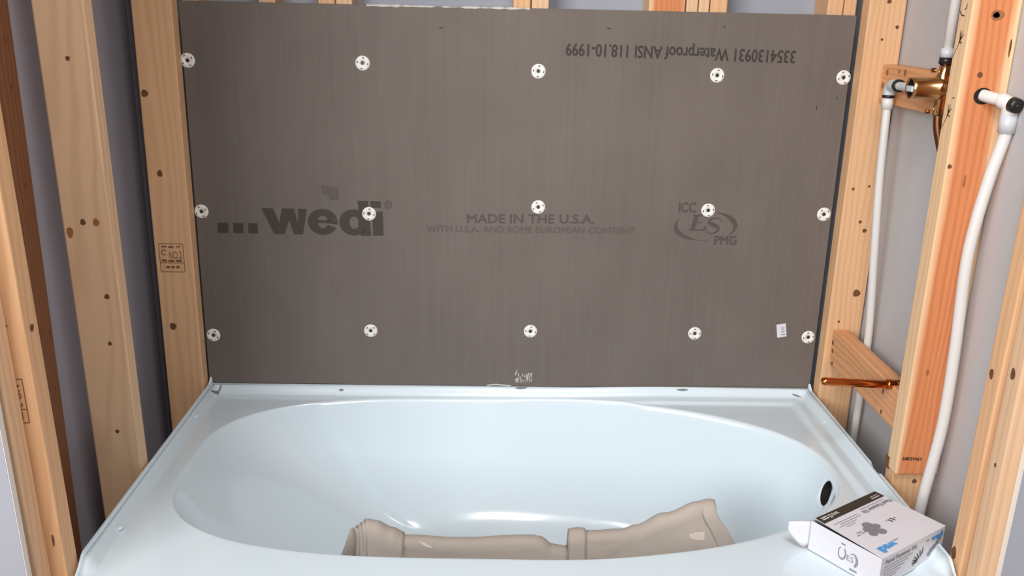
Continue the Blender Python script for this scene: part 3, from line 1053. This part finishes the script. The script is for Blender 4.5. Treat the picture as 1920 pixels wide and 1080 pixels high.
def fold(name, ridge, xl, xr, layers, grow=0.0, nx=46, seed=0.0, wr_amp=0.0042, label=None):
    """inverted U of cloth, nested layers; xl / xr(t) give the ends round the fold (t = 0 front, 1 back)"""
    bm = bmesh.new()
    nt_ = 30
    for ly in range(layers):
        off = ly * 0.0055
        w = max(0.0035, 0.018 + grow - off)
        g = []
        for i in range(nx + 1):
            s = i / nx
            row = []
            for j in range(nt_ + 1):
                t = j / nt_
                x = xl(t, ly) + (xr(t, ly) - xl(t, ly)) * s
                zr = interp(ridge, x) + grow - off
                yr = -0.47
                if t < 0.45:
                    k = t / 0.45
                    zz = ZB + (zr - w - ZB) * k
                    y = yr - w - (0.10 * (1 - k) ** 1.4)
                elif t < 0.6:
                    a = math.pi * (t - 0.45) / 0.15
                    y = yr - w * math.cos(a)
                    zz = zr - w + w * math.sin(a)
                else:
                    k = (t - 0.6) / 0.4
                    zz = zr - w - (zr - w - ZB) * k
                    y = yr + w + 0.02 * k
                q = Vec(x * 9 + seed, y * 9, zz * 12 + ly)
                nn = noise.noise(q) * wr_amp * (2.0 if t < .45 else 1.0) + noise.noise(q * 2.6) * wr_amp * 0.7
                row.append(bm.verts.new((x, y - nn, zz + nn * (0.15 if 0.4 < t < 0.65 else 0))))
            g.append(row)
        for a, b in zip(g, g[1:]):
            for k in range(nt_):
                bm.faces.new((a[k], a[k + 1], b[k + 1], b[k]))
    o = obj(name, bm, 'canvas', dc, smooth=True, recalc=False)
    sd = o.modifiers.new('thickness', 'SOLIDIFY')
    sd.thickness = 0.0028
    sd.offset = 0
    if label:
        o['label'] = label
    return o


rmain = [(PX(p), PZ(q)) for p, q in ((660, 985), (683, 981), (700, 984), (730, 997), (752, 1006), (850, 1009), (1000, 1004), (1015, 1007), (1035, 1020), (1062, 1023), (1075, 1026))]
rright = [(PX(p), PZ(q)) for p, q in ((1063, 997), (1085, 994), (1110, 996), (1165, 992), (1195, 984), (1250, 962), (1310, 940), (1332, 936), (1345, 938), (1500, 950))]
fold('folded_section', rmain, lambda t, l: PX(742 - 10 * (1 - min(1, t / .45))), lambda t, l: PX(1060) + .01 * t, 2, seed=1.3)
fold('folded_end', rmain, lambda t, l: PX(688) - 0.008 * l - 0.070 * sstep(0.42, 1.0, t) - 0.004 * (1 - t), lambda t, l: PX(752 - 16 * (1 - min(1, t / .45))), 4, grow=0.006, nx=14, seed=4.1, wr_amp=.004,
     label='layered end of the folded cloth')
fold('folded_section', rright, lambda t, l: PX(1092), lambda t, l: PX(1338) - .003 * l + 0.14 * (1 - min(1, t / .45)) ** 0.8, 3, seed=7.7)
fold('folded_cuff', rright, lambda t, l: PX(1066) - 0.001 * l, lambda t, l: PX(1097), 3, grow=0.005, nx=8, seed=9.2, wr_amp=.002)
fold('folded_flap', [(x, z - .004) for x, z in rright], lambda t, l: PX(1322) + 0.12 * (1 - min(1, t / .45)) ** 0.9 - .008, lambda t, l: PX(1340) + 0.146 * (1 - min(1, t / .45)) ** 0.8, 1, grow=0.004, nx=8, seed=2.2, wr_amp=.002)

# dried paint spots on the canvas, snapped to the cloth
bpy.context.view_layer.update()
sec = [o for o in bpy.data.objects if o.name.startswith('folded_section')]
for o, c, pts in ((sec[0], (PX(795), PZ(1023) + 0.006), [(-.016, .010), (-.004, .007), (.010, .002), (.015, -.006), (.004, -.005), (-.006, .002)]),
                  (sec[1], (PX(1306), PZ(1015) + 0.030), [(-.016, .003), (-.004, .009), (.015, .012), (.015, -.008), (.002, -.010), (-.014, -.006)])):
    og = Vector(o['_o'])
    bt = BVHTree.FromPolygons([v.co.copy() for v in o.data.vertices], [tuple(p.vertices) for p in o.data.polygons])
    bm = bmesh.new()
    vs = []
    for a, b in pts:
        h = bt.ray_cast(Vec(c[0] + a, -0.9, c[1] + 0.003 + b * 0.8) - og, Vec(0, 1, 0))[0]
        if h is not None:
            vs.append(bm.verts.new(h + og + Vec(0, -0.0026, 0.001)))
    if len(vs) > 2:
        bm.faces.new(vs)
        flat('paint_spot', bm, 'canvas_stain', dc, 'pale dried paint spot')
    else:
        bm.free()

# ------------------------------------------------------------------ carton on the tub corner
A, Bc, D = Vec(0.5255, -0.684, DZ + .001), Vec(0.685, -0.578, DZ + .001), Vec(0.583, -0.818, DZ + .001)
A, Bc, D = [p + Vec(0, 0, 0.0) for p in (A, Bc, D)]
U = (Bc - A).normalized()
V_ = Vec(U.y, -U.x, 0)
LU, LV, LH = 0.190, 0.146, 0.059
cb = tag(empty('fastener_carton', A), 'white fastener carton with black band on the tub corner', 'carton')
fc = lambda u, v, z: A + U * u + V_ * v + Vec(0, 0, z)


def panel(u0, u1, v0, v1, z0, z1):
    bm = bmesh.new()
    vs = [bm.verts.new(fc(u, v, z)) for z in (z0, z1) for u, v in ((u0, v0), (u1, v0), (u1, v1), (u0, v1))]
    for q in ((3, 2, 1, 0), (4, 5, 6, 7), (0, 1, 5, 4), (1, 2, 6, 5), (2, 3, 7, 6), (3, 0, 4, 7)):
        bm.faces.new([vs[k] for k in q])
    return bm


th = 0.0012
bm = panel(0, LU, 0, LV, 0, th)
for q in ((0, th, 0, LV), (LU - th, LU, 0, LV), (0, LU, 0, th), (0, LU, LV - th, LV)):
    merge(bm, panel(*q, 0, LH))
obj('body', bm, 'carton', cb)
bm = bmesh.new()
tv = [bm.verts.new(fc(u, v, LH + dz)) for dz in (0.0002, 0.0014) for u, v in ((0.010, 0.001), (LU, 0), (LU, LV), (0.0015, LV))]
for q in ((3, 2, 1, 0), (4, 5, 6, 7), (0, 1, 5, 4), (1, 2, 6, 5), (2, 3, 7, 6), (3, 0, 4, 7)):
    bm.faces.new([tv[k] for k in q])
lid = obj('lid', bm, 'carton', cb)
ZT = LH + 0.0018
ft = lambda u, v: fc(u, v, ZT)
bm = bmesh.new()
flat_poly(bm, [ft(.0105, .001), ft(.0088, .022), ft(LU, .022), ft(LU, .001)])
bnd = flat('printed_band', bm, 'carton_black', lid, 'black band with white lettering')
ZT2 = ZT + .0004
f2 = lambda u, v: fc(u, v, ZT2)
# lettering on the lid reads from the far side: its right runs towards the left corner
bm = text_bm('wedi', lambda a, b: f2(.064 - a, .006 + b), .028, .012)
for v in (.008, .013):
    ribbon(bm, [(.017, v), (.033, v)], .0028, f2)
ribbon(bm, [(.158, .016), (.182, .016)], .002, f2)
ribbon(bm, [(.160, .011), (.182, .011)], .0012, f2)
flat('printed_text', bm, 'carton_white', lid, 'white lettering on the black band')['kind'] = 'stuff'
bm = text_bm('Panel Fastener Kit', lambda a, b: f2(.186 - a, .033 + b), .085, .009, embolden=.0004)
ribbon(bm, [(.178, .028), (.105, .028)], .0015, f2)
for k, (a, b) in enumerate(((.020, .088), (.030, .090), (.022, .070), (.035, .060))):
    ribbon(bm, [(a, .034 + .0055 * k), (b, .034 + .0055 * k)], .0013, f2)
for a, b, v in ((.024, .032, .080), (.036, .050, .079), (.030, .044, .074)):
    ribbon(bm, [(a, v), (b, v)], .0024, f2)
ribbon(bm, [(.062, .123), (.078, .123)], .002, f2)
flat('printed_text', bm, 'carton_text', lid)['kind'] = 'stuff'
bm = text_bm('wedi', lambda a, b: f2(.062 - a, .122 + b), .044, .016, embolden=.0011)
flat('printed_logo', bm, 'carton_blue', lid, 'blue printed lettering wedi')
bm = bmesh.new()
for i_, (u, v, r) in enumerate(((.070, .068, .011), (.058, .076, .009), (.080, .078, .009), (.055, .090, .009), (.074, .094, .0095), (.066, .082, .008))):
    flat_poly(bm, [f2(u + r * math.cos(k * math.pi / 10), v + r * .85 * math.sin(k * math.pi / 10)) + Vec(0, 0, .0001 * i_) for k in range(20)])
flat('printed_picture', bm, 'carton_grey', lid, 'grey picture of a pile of washers')
bm = bmesh.new()
for u, v, l, w in ((.120, .081, .009, .003), (.128, .080, .010, .003), (.135, .079, .003, .002), (.112, .078, .002, .002)):
    ribbon(bm, [(u - l / 3, v - l / 2), (u, v), (u, v + l / 2)], w, f2)
flat('printed_picture', bm, 'carton_black', lid, 'small dark printed dashes')
# end facing the viewer's right (v = LV)
f3 = lambda u, z: fc(u, LV + .0005, z)
bm = text_bm('Panel Fastener Kit', lambda a, b: f3(.010 + a, .046 + b), .092, .008, embolden=.0004)
for k in range(6):
    ribbon(bm, [(.006, .040 - .0058 * k), (.092 - .011 * k, .040 - .0058 * k)], .0013, f3)
ribbon(bm, [(.130, .049), (.142, .049)], .002, f3)
flat('printed_text', bm, 'carton_text', cb)['kind'] = 'stuff'
flat('printed_logo', text_bm('wedi', lambda a, b: f3(.148 + a, .043 + b), .034, .012, embolden=.0009), 'carton_blue', cb, 'blue printed lettering on the long side')
bm = bmesh.new()
for k in range(7):
    a = math.radians(200 - 19 * k)
    c_ = Vector((.122 + .022 * math.cos(a) * 0.9, .014 + .024 * (k / 6) * .8 + .0))
    d_ = Vector((math.cos(a), math.sin(a) * .9)) * .008
    ribbon(bm, [tuple(c_ - d_), tuple(c_ + d_)], [.0035, .002], f3)
flat('printed_picture', bm, 'carton_black', cb, 'fan of dark printed screws')
bm = bmesh.new()
for i_, (u, z, r) in enumerate(((.152, .024, .006), (.160, .028, .006), (.168, .034, .0055), (.146, .018, .005), (.174, .040, .004))):
    flat_poly(bm, [f3(u + r * math.cos(k * math.pi / 8), z + r * .9 * math.sin(k * math.pi / 8)) + V_ * (.0001 * i_) for k in range(16)])
flat('printed_picture', bm, 'carton_grey', cb, 'grey printed washers on the long side')
# end facing the viewer's left (u = 0): certification marks
f4 = lambda v, z: fc(-.0005, v, z)
bm = bmesh.new()
ring(bm, ell(.070, .030, .0085, .013, 120, 420), ell(.0695, .0305, .006, .0098, 120, 420), f4)
ring(bm, ell(.093, .027, .010, .0135, -60, 130), ell(.0915, .0275, .0065, .0105, -60, 130), f4)
ribbon(bm, [(.088, .0085), (.103, .0085)], .004, f4)
ribbon(bm, [(.066, .048), (.075, .048)], .003, f4)
merge(bm, text_bm('ES', lambda a, b: f4(.080 + a, .022 + b), .014, .011))
flat('printed_emblem', bm, 'carton_text', cb, 'round grey certification emblems')
# open dust flap swinging off the left corner
bm = bmesh.new()
g = []
for i in range(13):
    s = i / 12
    q = A + (Vec(-0.82, 0.35, 0).normalized()) * (0.040 * s) + Vec(0, -0.006 * math.sin(math.pi * s * .5), 0)
    zt = LH - 0.002 - 0.006 * s ** 2
    zb = 0.004 + 0.040 * max(0, s - .15) ** 1.6 + (0.006 * (1 - s / .15) if s < .15 else 0)
    g.append([bm.verts.new(q + Vec(0, 0, zb + (zt - zb) * k / 6)) for k in range(7)])
for a, b in zip(g, g[1:]):
    for k in range(6):
        bm.faces.new((a[k], b[k], b[k + 1], a[k + 1]))
fo = obj('flap', bm, 'carton', cb, smooth=True, recalc=False)
sd = fo.modifiers.new('thickness', 'SOLIDIFY')
sd.thickness = 0.001

# ------------------------------------------------------------------ tidy
for o in bpy.data.objects:
    if '_o' in o:
        del o['_o']
